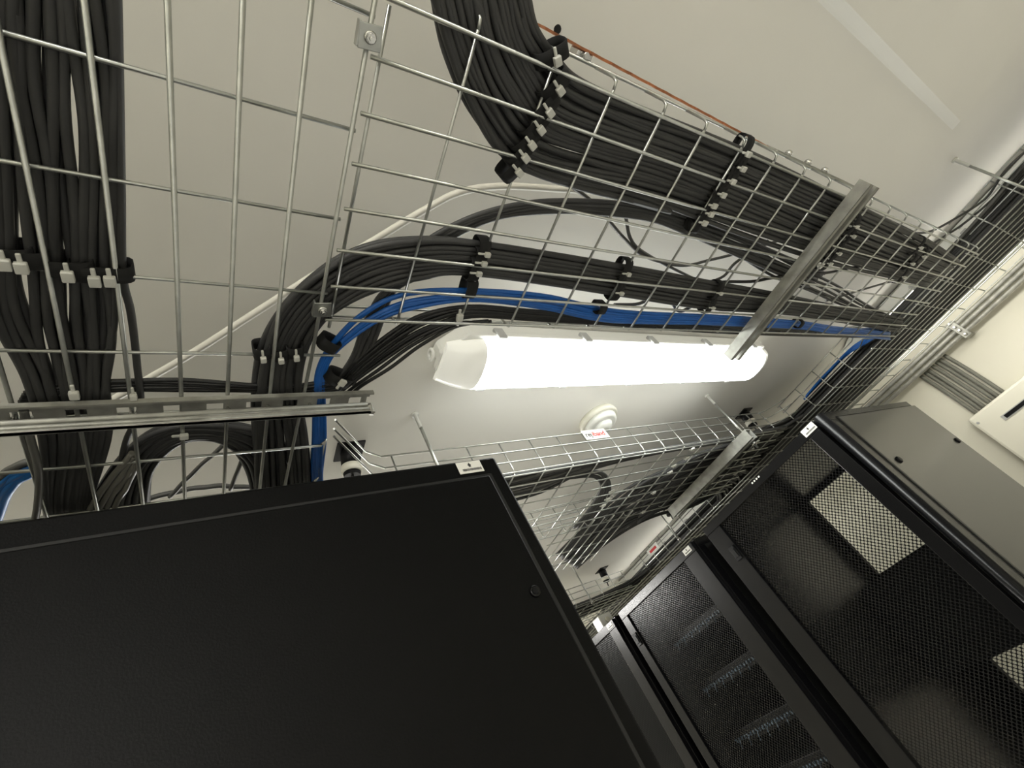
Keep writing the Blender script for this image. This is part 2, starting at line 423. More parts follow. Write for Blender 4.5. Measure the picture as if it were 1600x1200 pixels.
c3 = channel('strut_channel', (1.735, .835, .556), (1.700, 1.32, .556), 'galvanised strut channel under the tray below the luminaire')
c4 = channel('strut_channel', (2.10, -.20, .556), (2.60, -.20, .556), 'galvanised strut channel under the right tray at the picture edge')
def rod(x, y, z0, label):
    t = thing('threaded_rod', label, 'threaded rod', (x, y, CZ))
    MB().tube([(x, y, z0 - .02), (x, y, CZ)], .0042, 8).build('rod', M['zinc'], t)
    MB().lathe((x, y, CZ), (0, 0, -1), [(0, .010), (.006, .010), (.006, .0055), (.05, .0055)], 12).build('anchor', M['tie'], t)
    MB().lathe((x, y, z0), (0, 0, 1), [(-.006, .010), (.004, .010)], 6).build('nut', M['bolt'], t)
rod(.501, .866, .60, 'white topped threaded rod from the ceiling, left of the smoke detector')
rod(1.773, .874, .556, 'threaded rod holding the strut at the right end of the tagged tray')
rod(2.108, -.163, .56, 'threaded rod in the upper right, from the ceiling to the right tray')
rod(1.787, 2.186, .60, 'far threaded rod next to the edge of the big black cabinet')
rod(2.092, 1.697, .60, 'far threaded rod above the second perforated rack door')
def clamp(u, v, label, sq=.0105):
    p = at(u, v, z=TZ - .004); t = thing('splice_clamp', label, 'tray clamp', p)
    mb = MB(); mb.obox(p, (sq, -.001, 0), (.001, sq, 0), (0, 0, .0012)); mb.obox(p + Vector((-sq, 0, .003)), (.0012, 0, 0), (0, sq, 0), (0, 0, .004))
    mb.build('plate', M['zinc'], t, bevel=.0006)
    mb = MB(); mb.lathe(p - Vector((0, 0, .0012)), (0, 0, -1), [(0, .0055), (.001, .0058), (.002, .0045)], 20)
    mb.lathe(p - Vector((0, 0, .003)), (0, 0, -1), [(0, .0042), (.0035, .0042)], 6); mb.lathe(p - Vector((0, 0, .0065)), (0, 0, -1), [(0, .0022), (.003, .002)], 10)
    mb.build('bolt', M['bolt'], t)
clamp(578, 58, 'square splice clamp with bolt at the top joint of the two trays')
clamp(504, 484, 'square splice clamp with nut at the lower joint of the two trays')

# copper earthing strip and side coupler along the main tray
m = MB()
for i in range(14):
    pa = Vector((.362 + .037 * i, .000 + .001 * i, .612)); m.obox(pa + Vector((.017, 0, 0)), (.0172, .0008, 0), (0, .0014, 0), (0, 0, .011))
prop(m.build('earthing_strip', M['copper']), 'orange brown copper strip along the upper edge of the main tray', 'earthing strip')
ct = thing('tray_coupler', 'slotted galvanised side coupler on the upper edge of the main tray', 'tray coupler', (1.06, .012, .61))
m = MB(); m.box((.90, .011, .600), (1.22, .014, .606)); m.box((.90, .011, .622), (1.22, .014, .628))
for i in range(9): m.box((.90 + .0385 * i, .011, .606), (.912 + .0385 * i, .014, .622))
m.build('plate', M['strut'], ct)
for x in (.955, 1.03, 1.10): MB().lathe((x, .011, .614), (0, -1, 0), [(0, .007), (.004, .007), (.008, .003)], 10).build('bolt', M['bolt'], ct)
p = at(908, 83, z=.612)
sc = thing('strip_clip', 'small clear clip holding the copper strip on the main tray', 'clip', p)
MB().box(p + Vector((-.012, -.004, -.008)), p + Vector((.014, .005, .010))).build('clip_body', M['bolt'], sc, bevel=.002)
MB().lathe(p + Vector((0, 0, -.008)), (0, 0, -1), [(0, .004), (.006, .004)], 8).build('screw', M['bolt'], sc)

# ------------------------------------------------------------------ cables
def bundle(name, label, cat, group, A, B, n, r=.0043, mt='cable', layers=1, amp=.03, m=56, edge=0, zj=.0008, lift=0):
    """n cables between edge lines A and B (lists of points)"""
    A = crom(A, m); B = crom(B, m); out = []
    per = math.ceil(n / layers)
    for k in range(n):
        ly = k % layers; i = k // layers
        t0 = (i + .5 + (.35 if ly else 0)) / (per + (.35 if layers > 1 else 0))
        f1, f2, p1, p2 = random.uniform(.6, 1.4), random.uniform(2, 3.6), random.uniform(0, 6.3), random.uniform(0, 6.3)
        am = amp * random.uniform(.5, 1.3); pts = []
        for j in range(m):
            s = j / (m - 1)
            t = min(1, max(0, t0 + am * math.sin(6.28 * f1 * s + p1) + am * .5 * math.sin(6.28 * f2 * s + p2)))
            p = A[j].lerp(B[j], t)
            pts.append(p + Vector((0, 0, lift + ly * r * 1.55 + zj * math.sin(6.28 * f2 * s + p1))))
        rr = r * random.uniform(.93, 1.05)
        o = MB().tube(pts, rr, 7).build(name, M[mt] if isinstance(mt, str) else M[mt[k % len(mt)]])
        out.append(prop(o, label, cat, group))
    return out
CBZ = TZ + .0045 + .0045 + .003
# 1 run along the left tray
bundle('data_cable', 'charcoal data cable in the thick straight run along the left tray', 'cable', 'cables along the left tray',
       px([(-70, -30), (-70, 120), (-60, 260), (-35, 415), (-20, 500), (30, 600), (62, 690), (66, 790), (85, 870)], CBZ),
       px([(178, -30), (184, 120), (187, 260), (186, 415), (190, 520), (182, 600), (178, 680), (146, 790), (150, 870)], CBZ), 25, .0046, layers=2, amp=.05, m=60)
bundle('data_cable', 'charcoal cable bowing out alone on the right of the left run', 'cable', None,
       px([(180, -30), (184, 120), (188, 300), (191, 430), (203, 490), (212, 570), (218, 640), (196, 690), (180, 760)], CBZ), px([(181, -30), (185, 120), (189, 300), (192, 430), (206, 490), (216, 570), (220, 640), (198, 690), (184, 760)], CBZ), 1, .0043, amp=0)
bundle('data_cable', 'loose grey cable drooping in front of the tray at the lower left', 'cable', None,
       px([(36, 640), (48, 690), (60, 740), (58, 790), (50, 830)], .538), px([(37, 640), (49, 690), (61, 740), (59, 790), (52, 830)], .538), 1, .0042, 'cable2', amp=0)
bundle('data_cable', 'grey cable bowed over the blue cables at the lower left corner', 'cable', None,
       px([(-40, 790), (0, 745), (30, 724), (60, 720)], .60), px([(-36, 794), (2, 748), (31, 728), (60, 724)], .60), 1, .0055, 'cable2', amp=0)
# 2 arch
bundle('data_cable', 'charcoal data cable in the tight arch just above the cabinet top', 'cable', 'cables of the arch',
       px([(125, 830), (150, 765), (200, 700), (265, 666), (345, 662), (410, 672), (455, 700), (478, 760), (484, 800)], CBZ + .012),
       px([(235, 830), (236, 765), (246, 728), (285, 694), (335, 690), (368, 712), (384, 740), (392, 780), (396, 820)], CBZ + .012), 14, .0044, 'cable', layers=2, amp=.03)
bundle('data_cable', 'light grey cable fanning down to the cabinet from the arch', 'cable', 'grey fanned cables',
       px([(205, 705), (180, 735), (150, 770), (118, 830)], .552), px([(218, 725), (205, 755), (190, 780), (170, 830)], .552), 4, .0043, 'palegrey', amp=.03, m=24)
bundle('data_cable', 'thin loose cable slanting across the ceiling gap inside the arch', 'cable', 'slanting cables in the arch',
       px([(262, 775), (300, 735), (350, 690)], .60), px([(268, 778), (308, 738), (356, 694)], .60), 1, .0036, 'cable2', amp=0, m=20)
bundle('data_cable', 'short loose cable leaning next to the legs of the arch', 'cable', 'slanting cables in the arch',
       px([(358, 765), (378, 715), (395, 690)], .60), px([(362, 765), (382, 715), (399, 690)], .60), 1, .0036, 'cable2', amp=0, m=20)
bundle('data_cable', 'cable lying low along the cabinet top inside the arch', 'cable', None,
       px([(230, 778), (290, 764), (340, 758), (390, 760)], .62), px([(230, 781), (290, 767), (340, 761), (390, 763)], .62), 1, .0046, 'cable2', amp=0, m=20)
# 3 bend from the main tray down to the cabinet
ca = [(400, 800), (396, 690), (398, 620), (406, 557), (428, 500), (472, 445), (545, 396), (640, 374), (760, 378), (970, 412), (1110, 440), (1230, 463), (1330, 484), (1410, 498)]
cb = [(492, 800), (482, 690), (470, 620), (476, 557), (502, 508), (548, 473), (605, 448), (660, 436), (740, 432), (955, 462), (1105, 484), (1225, 492), (1330, 508), (1405, 520)]
bundle('data_cable', 'charcoal data cable in the wide bend from the main tray down to the cabinet', 'cable', 'cables of the wide bend',
       px(ca, CBZ + .002), px(cb, CBZ + .002), 22, .0043, layers=2, amp=.045, m=90)
bundle('data_cable', 'charcoal cable crossing steeply in front of the blue cables', 'cable', 'steep crossing cables',
       px([(520, 600), (545, 560), (565, 510), (590, 465), (640, 430)], TZ + .024), px([(556, 600), (575, 560), (600, 500), (622, 450), (670, 425)], TZ + .024), 4, .0043, amp=.05, m=30)
# 4 slim arc between the two big runs
bundle('data_cable', 'charcoal cable in the slim arc below the thick upper run', 'cable', 'cables of the slim arc',
       px([(640, 400), (674, 370), (740, 337), (810, 317), (880, 311), (960, 315), (1040, 328), (1120, 352), (1210, 392), (1290, 425)], .575),
       px([(680, 400), (708, 372), (780, 341), (860, 332), (930, 333), (1020, 345), (1080, 370), (1140, 398), (1200, 424), (1260, 450)], .575), 6, .0042, amp=.06, m=64)
bundle('data_cable', 'loose dark cable wandering between the runs near the strut channel', 'cable', 'loose cables near the strut',
       px([(1080, 345), (1130, 362), (1180, 376), (1240, 404), (1300, 440), (1350, 474), (1405, 500)], .58), px([(1060, 350), (1110, 385), (1170, 418), (1230, 446), (1290, 466), (1345, 488), (1405, 508)], .58), 5, .0036, amp=.10, m=40)
bundle('data_cable', 'thin black cable lying flat under the strut channel', 'cable', None,
       px([(1125, 440), (1180, 438), (1225, 430), (1290, 425), (1345, 415)], .57), px([(1125, 442), (1180, 440), (1225, 432), (1290, 427), (1345, 417)], .57), 1, .0034, 'black', amp=0, m=30)
# 5 thick upper run
ua = [(826, -45), (832, 0), (842, 45), (868, 86), (905, 125), (1000, 168), (1100, 208), (1200, 252), (1330, 315), (1440, 370), (1500, 408)]
ub = [(662, -45), (676, 0), (700, 90), (742, 185), (806, 262), (900, 292), (985, 308), (1080, 338), (1210, 384), (1330, 420), (1450, 448)]
bundle('data_cable', 'charcoal data cable in the thick run along the upper edge of the main tray', 'cable', 'cables of the thick upper run',
       px(ua, CBZ + .002), px(ub, CBZ + .002), 46, .0044, layers=2, amp=.028, m=84)
bundle('data_cable', 'outermost charcoal cable below the thick upper run, apart from it', 'cable', 'outer cables of the upper run',
       px([(676, -30), (690, 40), (722, 135), (770, 225), (830, 268), (900, 290), (960, 304), (1040, 326)], CBZ), px([(684, -30), (704, 60), (742, 160), (796, 248), (850, 276), (920, 297), (980, 313), (1050, 333)], CBZ), 2, .0046, amp=0, m=60)
# 6 blue
bundle('data_cable', 'blue data cable curving up from the cabinet and along the main tray', 'cable', 'blue cables on the main tray',
       px([(490, 790), (487, 740), (488, 690), (490, 620), (496, 575), (518, 535), (560, 490), (630, 456), (736, 453), (850, 462), (930, 480), (1000, 488), (1140, 494), (1250, 503), (1310, 512), (1390, 520)], TZ + .016),
       px([(508, 790), (508, 740), (511, 690), (506, 620), (508, 580), (528, 545), (590, 500), (650, 480), (740, 469), (850, 482), (930, 499), (1000, 505), (1140, 509), (1250, 513), (1310, 522), (1390, 532)], TZ + .016), 7, .0034, 'blue', amp=.14, m=90)
bundle('data_cable', 'thick blue cable arching at the lower left corner above the cabinet', 'cable', 'blue cables at the lower left',
       px([(-60, 850), (-25, 780), (8, 742), (50, 728)], .60), px([(-14, 860), (8, 790), (28, 755), (55, 738)], .60), 4, .0062, 'lightblue', amp=.03, m=30)
# 7 black power cords
bundle('power_cable', 'thin black power cable beside the strut channel on the left tray', 'cable', 'black cables beside the left strut',
       px([(40, 612), (85, 600), (180, 593), (280, 592), (390, 599), (470, 600), (528, 590)], TZ + .016), px([(30, 630), (85, 620), (180, 612), (280, 612), (390, 612), (470, 616), (528, 610)], TZ + .016), 5, .0032, 'black', amp=.05, m=50)
bundle('power_cable', 'black power cable along the lower edge of the main tray above the lit lamp', 'cable', 'black cables along the lower tray edge',
       px([(520, 604), (560, 560), (610, 520), (660, 492), (735, 478), (830, 484), (930, 490), (1020, 499), (1150, 510), (1280, 516), (1370, 519)], TZ + .022) + [Vector((2.10, .36, .60)), Vector((2.20, .48, .645)), Vector((2.22, .8, .65))],
       px([(532, 612), (575, 580), (640, 535), (690, 510), (740, 494), (830, 500), (930, 507), (1020, 514), (1150, 522), (1280, 526), (1370, 527)], TZ + .022) + [Vector((2.10, .385, .60)), Vector((2.18, .52, .645)), Vector((2.19, .8, .65))], 9, .0032, 'black', amp=.07, m=70)
bundle('power_cable', 'thin dark cable swinging out below the black cables towards the lamp end', 'cable', 'outer cables towards the lamp',
       px([(530, 620), (555, 600), (600, 566), (650, 532), (700, 508), (760, 500)], TZ + .02), px([(548, 620), (566, 606), (614, 576), (664, 540), (712, 512), (770, 503)], TZ + .02), 2, .0030, 'black', amp=.0, m=40)
# 8 thin grey loops on the ceiling side
def single(pts, z, r, mt, label, name='data_cable', n=7, mm=60, group=None):
    return prop(MB().tube(crom(px(pts, z), mm), r, n).build(name, M[mt]), label, 'cable', group)
single([(150, 640), (235, 590), (300, 552), (400, 488), (500, 424), (580, 378), (660, 330), (720, 300), (790, 291), (880, 296), (960, 300)], .72, .0060, 'white', 'white cable running diagonally close to the ceiling behind the trays')
single([(895, 292), (930, 320), (975, 372), (1010, 402), (1065, 415), (1110, 406), (1150, 396), (1230, 372)], .66, .0034, 'cable2', 'thin grey cable drooping in a loop between the two runs')
single([(978, 340), (985, 372), (1005, 394), (1060, 424), (1100, 440), (1130, 432), (1150, 410), (1200, 376)], .66, .0034, 'cable2', 'second thin grey cable crossing the drooping loop')
single([(960, 476), (1000, 474), (1035, 456), (1060, 486), (1085, 478), (1120, 480)], .60, .0036, 'cable2', 'thin grey cable looping above the blue cables')
single([(1290, 470), (1330, 458), (1370, 446), (1400, 438), (1440, 430)], .60, .0030, 'cable2', 'thin grey cable right of the strut channel')
# 9 cables in the right tray
RZ = T2 + .012
def rp(L, z): return [Vector((x, y, z)) for x, y in L]
bundle('data_cable', 'dark cable packed in the tray above the perforated rack doors', 'cable', 'cables in the right tray',
       rp([(2.19, -.9), (2.18, -.3), (2.18, .3), (2.17, .9), (2.17, 1.5), (2.17, 2.2), (2.18, 3.1)], RZ), rp([(2.54, -.9), (2.54, -.3), (2.54, .3), (2.54, .9), (2.53, 1.5), (2.53, 2.2), (2.53, 3.1)], RZ), 66, .0058, layers=2, amp=.03, m=36)
bundle('data_cable', 'dark cable heaped on top of the load in the right tray', 'cable', 'heaped cables in the right tray',
       rp([(2.17, -.9), (2.16, -.3), (2.18, .3), (2.17, .9), (2.16, 1.5), (2.17, 2.2), (2.18, 3.1)], RZ + .024), rp([(2.50, -.9), (2.40, -.3), (2.46, .3), (2.46, .9), (2.40, 1.5), (2.46, 2.2), (2.5, 3.1)], RZ + .024), 24, .0062, layers=3, amp=.06, m=36)
bundle('data_cable', 'grey cable lying high along the edge of the right tray', 'cable', 'edge cables of the right tray',
       rp([(2.10, -.5), (2.13, -.2), (2.18, .02), (2.17, .2)], .66), rp([(2.20, -.5), (2.22, -.2), (2.24, .02), (2.24, .2)], .66), 7, .0048, ('cable2', 'cable'), amp=.08, m=30)
single([(1640, 205), (1575, 262), (1540, 310), (1490, 343), (1452, 362), (1420, 364)], .68, .0036, 'cable', 'thin dark cable leaving the right tray towards the main tray', mm=40)
single([(1640, 215), (1580, 275), (1552, 310), (1505, 350), (1462, 378), (1430, 400)], .67, .0036, 'cable', 'thin dark cable below the one leaving the right tray', mm=40)
bundle('data_cable', 'blue data cable turning off into the right tray', 'cable', 'blue cables in the right tray',
       [at(1330, 515, z=.575), Vector((2.06, .36, .60)), Vector((2.16, .47, .66)), Vector((2.175, .62, .668)), Vector((2.18, .75, .665))], [at(1330, 528, z=.575), Vector((2.07, .40, .60)), Vector((2.19, .52, .662)), Vector((2.20, .66, .668)), Vector((2.2, .78, .665))], 5, .0040, 'blue', amp=.1, m=30)
# 10 cables on the tagged tray
bundle('data_cable', 'dark cable sweeping from the right tray across the tagged tray', 'cable', 'cables sweeping across the tagged tray',
       px([(1235, 655), (1190, 672), (1130, 700), (1060, 725), (1000, 752), (950, 790), (905, 830), (868, 866)], [.64, .635, .63, .625, .622, .618, .615, .612]),
       px([(1262, 660), (1230, 695), (1160, 745), (1090, 788), (1030, 806), (985, 828), (940, 858), (905, 890)], [.64, .635, .63, .625, .622, .618, .615, .612]), 26, .0056, layers=2, amp=.05, m=50)
bundle('data_cable', 'dark cable packed between the right end of the tagged tray and the racks', 'cable', 'cables at the right end of the tagged tray',
       rp([(2.2, .80), (1.95, .92), (1.72, .95), (1.55, 1.0), (1.42, 1.12)], T2 + .016), rp([(2.3, 1.55), (2.1, 1.36), (1.9, 1.30), (1.72, 1.32), (1.58, 1.42)], T2 + .016), 40, .0058, layers=2, amp=.03, m=30)
bundle('data_cable', 'dark cable along the near edge of the tagged tray', 'cable', 'cables along the near edge of the tagged tray',
       rp([(.38, .91), (.6, .91), (.85, .905), (1.0, .90), (1.3, .90), (1.7, .90), (2.1, .88)], T2 + .012), rp([(.38, 1.06), (.6, 1.05), (.85, 1.02), (1.0, .95), (1.3, .92), (1.7, .92), (2.1, .94)], T2 + .012), 24, .0046, ('cable', 'cable', 'cable2'), layers=2, amp=.05, m=44)
bundle('data_cable', 'dark cable curling in a bight inside the tagged tray', 'cable', 'cables of the bight in the tagged tray',
       px([(905, 736), (930, 734), (946, 740), (955, 756), (950, 778), (936, 800), (915, 825)], .625), px([(890, 748), (912, 746), (930, 748), (937, 760), (931, 778), (916, 800), (895, 825)], .625), 8, .0040, amp=.06, m=40)
bundle('data_cable', 'dark cable along the small far tray', 'cable', 'cables on the far tray',
       rp([(1.2, 2.2), (1.7, 2.2), (2.0, 2.15), (2.16, 2.0)], T2 + .014), rp([(1.2, 2.5), (1.7, 2.5), (2.05, 2.45), (2.2, 2.3)], T2 + .014), 16, .0060, layers=2, amp=.05, m=24)
single([(880, 868), (897, 858), (915, 852), (925, 846), (935, 838), (928, 830), (915, 836)], .615, .0032, 'black', 'small black cable tail curling out below the tagged tray', mm=30)

# ------------------------------------------------------------------ cable ties
def tie(u, v, label, group, along, bw=.022, z=TZ, head=True, hs=.0052, band=True, hmat='tie'):
    """along: direction of the bundle in plan; the band wraps it, the head sits under the wire"""
    p = at(u, v, z=z - .004); d = Vector((along[0], along[1], 0)).normalized(); s = Vector((-d.y, d.x, 0)); up = Vector((0, 0, 1))
    t = thing('cable_tie', label, 'cable tie', p, group)
    if band:
        mb = MB(); c = p + up * .015; N = 16; vs = []; fs = []
        for i in range(N):
            a = 2 * math.pi * i / N; ca_, sa_ = math.cos(a), math.sin(a)
            q = s * (bw * math.copysign(abs(ca_) ** .6, ca_)) + up * (.0135 * math.copysign(abs(sa_) ** .6, sa_))
            for k in (-1, 1): vs.append(c + q + d * (.0085 * k))
        for i in range(N): fs.append((2 * i, 2 * i + 1, 2 * ((i + 1) % N) + 1, 2 * ((i + 1) % N)))
        mb.add(vs, fs, True); o = mb.build('band', M['velcro'], t); sm = o.modifiers.new('thick', 'SOLIDIFY'); sm.thickness = .0015
    if head:
        mb = MB(); mb.obox(p - up * .002 + d * .004, d * hs, s * (hs * .85), up * .003); mb.obox(p - d * .004, d * .006, s * (hs * .35), up * .0016)
        mb.build('head', M[hmat], t, bevel=.0012)
    return t
yd = (0.05, 1); md = (1, -.05)
for u, v in ((5, 406), (32, 411), (105, 425), (147, 433), (171, 433)): tie(u, v, 'white headed tie band in the row across the left cable run', 'ties across the left run', yd, .020, hs=.0058)
for u, v in ((869, 89), (872, 137), (856, 172), (842, 199), (828, 223), (818, 243), (808, 266)):
    tie(u, v, 'white headed tie band in the row where the thick upper run bends', 'ties at the upper bend', (.8, .45) if v > 120 else (.6, .7), .021)
for u, v in ((1166, 240), (1158, 263), (1142, 283), (1127, 304), (1113, 321), (1108, 334), (1098, 348)):
    tie(u, v, 'white headed tie band in the row half way along the thick upper run', 'ties half way along the upper run', md, .024)
for u, v in ((1337, 354), (1332, 369), (1310, 396), (1296, 412)): tie(u, v, 'pale tie in the row right of the strut channel', 'ties right of the strut', md, .024, hs=.0045)
for u, v in ((1438, 387), (1443, 401), (1425, 412), (1412, 433)): tie(u, v, 'pale tie in the row near the right end of the main tray', 'ties at the right end', md, .026, hs=.005)
for u, v in ((757, 397), (752, 411), (744, 427)): tie(u, v, 'tie band on the wide bend where it straightens', 'ties on the wide bend', md, .018, hs=.0042)
tie(738, 457, 'black band around the blue cables above the lamp', None, md, .016, head=False)
for u, v in ((979, 428), (968, 458)): tie(u, v, 'tie band on the middle cable run above the lamp', 'ties on the middle run', md, .022, hs=.004)
for u, v in ((1124, 458), (1112, 481)): tie(u, v, 'tie band on the middle cable run left of the strut channel', 'ties left of the strut', md, .020, hs=.004)
for u, v in ((411, 557), (439, 559), (463, 555)): tie(u, v, 'white headed tie in the row across the wide bend near the cabinet', 'ties low on the wide bend', (.15, 1), .011, hs=.0042)
tie(517, 546, 'black band around the blue cables where they curve upward', None, (.5, -.9), .015, head=False)
tie(943, 487, 'black band on the blue cables over the lit diffuser', None, md, .011, head=False)
tie(1253, 510, 'black band on the blue cables right of the strut channel', None, md, .012, head=False)
tie(282, 681, 'white tie knotted on the arch of cables', None, (1, 0), .02, band=False, hs=.0050)
tie(115, 612, 'white tie head on the long wire above the left strut', None, yd, .02, band=False, hs=.0055)
tie(208, 615, 'pale tie head on the long wire between the black cables', None, yd, .02, band=False, hs=.0042)
tie(532, 600, 'white tie knot where the black cables gather', None, (.5, -1), .02, band=True, hs=.0055)
tie(718, 492, 'white tie knot at the lower edge of the main tray above the lamp end', None, (.2, 1), .012, band=False, hs=.006)
for u, v in ((1080, 702), (1072, 716), (1052, 728), (1046, 738), (1020, 770), (1004, 800)):
    tie(u, v, 'tiny white tie on the dark cables of the tagged tray', 'ties on the tagged tray', (1, -.4), .02, z=T2, band=False, hs=.0075)
for u, v in ((1182, 690), (1174, 702), (1160, 722), (1148, 740)):
    tie(u, v, 'tiny pale tie on the dark cables right of the tagged tray strut', 'ties right of the tagged tray strut', (1, -.4), .02, z=T2, band=False, hs=.0075)
for u, v in ((955, 768), (948, 780), (941, 790)):
    tie(u, v, 'white tie gathering the bight in the tagged tray', 'ties on the bight', (1, -.4), .02, z=T2, band=False, hs=.008)

# ------------------------------------------------------------------ big cabinet at the left
lc = thing('server_cabinet', 'big black cabinet end filling the lower left, with a white asset sticker', 'server cabinet', (-.2, .9, -H))
YF = .559
mb = MB(); mb.box((-.80, YF, -H + .02), (.428, YF + .62, .42)); mb.build('body', M['leftpanel'], lc, bevel=.004)
mb = MB(); mb.box((-.772, YF - .003, -H + .06), (.4045, YF + .01, .386)); mb.build('panel_gap', M['groove'], lc)
pn = MB().box((-.768, YF - .006, -H + .065), (.3985, YF + .008, .3815)).build('side_panel', M['leftpanel'], lc, bevel=.0025)
lk = MB(); c = at(835, 925, y=YF - .006)
lk.lathe(c, (0, -1, 0), [(0, .0075), (.003, .0078), (.0045, .0065), (.0035, .0050)], 24); lk.build('lock', M['rack'], pn)
MB().lathe(c + Vector((0, -.003, 0)), (0, -1, 0), [(0, .0042), (.001, .0042)], 16).build('lock_barrel', M['device'], pn)
def asset_sticker(corner, ax, az, nrm, parent, w_, h_):
    """corner = upper left, ax along the text, az downward"""
    c0 = Vector(corner); ax, az, nrm = Vector(ax), Vector(az), Vector(nrm)
    st = MB().obox(c0 + ax * (w_ / 2) + az * (h_ / 2) + nrm * .0004, ax * (w_ / 2), az * (h_ / 2), nrm * .0004).build('asset_sticker', M['sticker'], parent, bevel=.0003)
    mb = MB(); q = c0 + nrm * .001
    e = [(.5, .10), (.535, .24), (.575, .32), (.54, .40), (.55, .50), (.45, .50), (.46, .40), (.425, .32), (.465, .24)]
    mb.prism([q + ax * (w_ * a_) + az * (h_ * b_) for a_, b_ in e], nrm * .0002)
    mb.build('emblem', M['ink'], st)
    mb = MB(); rnd = random.Random(3); x = .16
    while x < .90:
        g = rnd.uniform(.014, .034); mb.obox(q + ax * (w_ * (x + g / 2)) + az * (h_ * .72), ax * (w_ * g / 2), az * (h_ * rnd.uniform(.07, .11)), nrm * .0002); x += g + rnd.uniform(.01, .018)
    mb.build('printed_line', M['ink'], st)
asset_sticker((.3535, YF, .4165), (1, 0, 0), (0, 0, -1), (0, -1, 0), lc, .0435, .0225)

# ------------------------------------------------------------------ right row of racks
FX = 1.58
def perforated(y0, y1, z0, z1, x, pitch=.0122, hole=.66):
    """sheet with staggered holes, built as diamond cells"""
    mb = MB(); q = pitch; vs = []; fs = []
    ny = int((y1 - y0) / (q / 2)); nz = int((z1 - z0) / (q / 2))
    h = q / 2; r = h * hole
    for i in range(ny + 1):
        for j in range(nz + 1):
            if (i + j) % 2: continue
            cy, cz = y0 + i * q / 2, z0 + j * q / 2
            O = [(h, 0), (h / 2, h / 2), (0, h), (-h / 2, h / 2), (-h, 0), (-h / 2, -h / 2), (0, -h), (h / 2, -h / 2)]
            k = len(vs)
            for a, b in O: vs.append((x, cy + a, cz + b))
            for t in range(8):
                a = t * math.pi / 4; rr = r * (.92 if t % 2 else 1.0); vs.append((x, cy + rr * math.cos(a), cz + rr * math.sin(a)))
            for t in range(8): fs.append((k + t, k + (t + 1) % 8, k + 8 + (t + 1) % 8, k + 8 + t))
    mb.add(vs, fs); return mb
def rack(y0, y1, label, perf, ztop=.42, post=True, side=False, openings=(), zbot=-H, gap_side=None, door_y=None):
    t = thing('server_rack', label, 'server rack', ((FX + 2.28) / 2, (y0 + y1) / 2, -H))
    py0, py1, pz1 = perf; pz0 = -1.45; XB = 2.28
    mb = MB()
    mb.box((FX + .012, y0, ztop - .03), (XB, y1, ztop))                      # roof
    mb.box((FX + .012, y0, -H), (XB, y1, -H + .06))                          # base
    for yy in (y0, y1 - .03):                                                # corner posts
        mb.box((FX + .012, yy, -H + .06), (FX + .05, yy + .03, ztop - .03)); mb.box((XB - .04, yy, -H + .06), (XB, yy + .03, ztop - .03))
    mb.build('frame', M['rack'], t, bevel=.002)
    if post:
        mb = MB(); mb.tube([(FX + .016, y0 + .016, -H + .01), (FX + .016, y0 + .016, ztop)], .0165, 20); mb.build('corner_post', M['rack'], t)
    d0, d1 = door_y
    mb = MB()
    mb.box((FX - .004, d0, pz1), (FX + .016, d1, ztop - .004)); mb.box((FX - .004, d0, -H + .02), (FX + .016, d1, pz0))
    mb.box((FX - .004, d0, pz0), (FX + .016, py0, pz1)); mb.box((FX - .004, py1, pz0), (FX + .016, d1, pz1))
    dr = mb.build('door', M['rack'], t, bevel=.0015)
    perforated(py0, py1, pz0, pz1, FX + .004).build('perforated_sheet', M['rack'], dr)
    lt_ = MB(); lt_.box((FX - .010, py1 + .006, .262), (FX - .003, min(py1 + .03, d1 - .004), .312)); lt_.box((FX - .013, py1 + .010, .272), (FX - .008, min(py1 + .026, d1 - .008), .302))
    lt_.build('latch', M['device'], dr, bevel=.001)
    # rear wall with open cut-outs, given as (y0,y1,z0,z1)
    mb = MB(); ys = sorted({y0 + .03, y1 - .03} | {v for o in openings for v in o[:2]}); zs = sorted({-H + .06, ztop - .03} | {v for o in openings for v in o[2:]})
    for a, b in zip(ys, ys[1:]):
        for c_, d_ in zip(zs, zs[1:]):
            if any(o[0] <= a and b <= o[1] and o[2] <= c_ and d_ <= o[3] for o in openings): continue
            mb.box((XB - .03, a, c_), (XB - .012, b, d_))
    mb.build('rear_panel', M['device'], t)
    if side:
        mb = MB(); mb.box((FX + .05, y0 + .001, -H + .05), (XB, y0 + .02, ztop - .002)); mb.build('side_frame', M['rackside'], t, bevel=.002)
        MB().box((FX + .062, y0 - .001, -H + .07), (XB - .01, y0 + .01, ztop - .022)).build('panel_gap', M['groove'], t)
        sp = MB().box((FX + .067, y0 - .004, -H + .075), (XB + .012, y0 + .012, ztop - .026)).build('side_panel', M['rackside'], t, bevel=.002)
        for u, v in ((1400, 720), (1497, 688)):
            c_ = at(u, v, y=y0 - .004)
            c_.x = min(c_.x + (.02 if u < 1450 else -.012), XB - .02)
            MB().lathe(c_, (0, -1, 0), [(0, .0105), (.004, .0105), (.006, .008)], 20).build('lock', M['device'], sp)
    else:
        MB().box((FX + .05, y0 + .002, -H + .06), (XB - .04, y0 + .008, ztop - .03)).build('side_panel', M['rackside'], t)
    MB().box((FX + .05, y1 - .008, -H + .06), (XB - .04, y1 - .002, ztop - .03)).build('side_panel', M['rackside'], t)
    return t, dr
r1, d1 = rack(.558, 1.172, 'nearest black rack with perforated door and reflective side panel at the lower right', (.634, 1.094, .387), side=True,
              openings=[(.887, 1.125, .024, .372), (.70, 1.05, -.75, -.336)], door_y=(.594, 1.166))
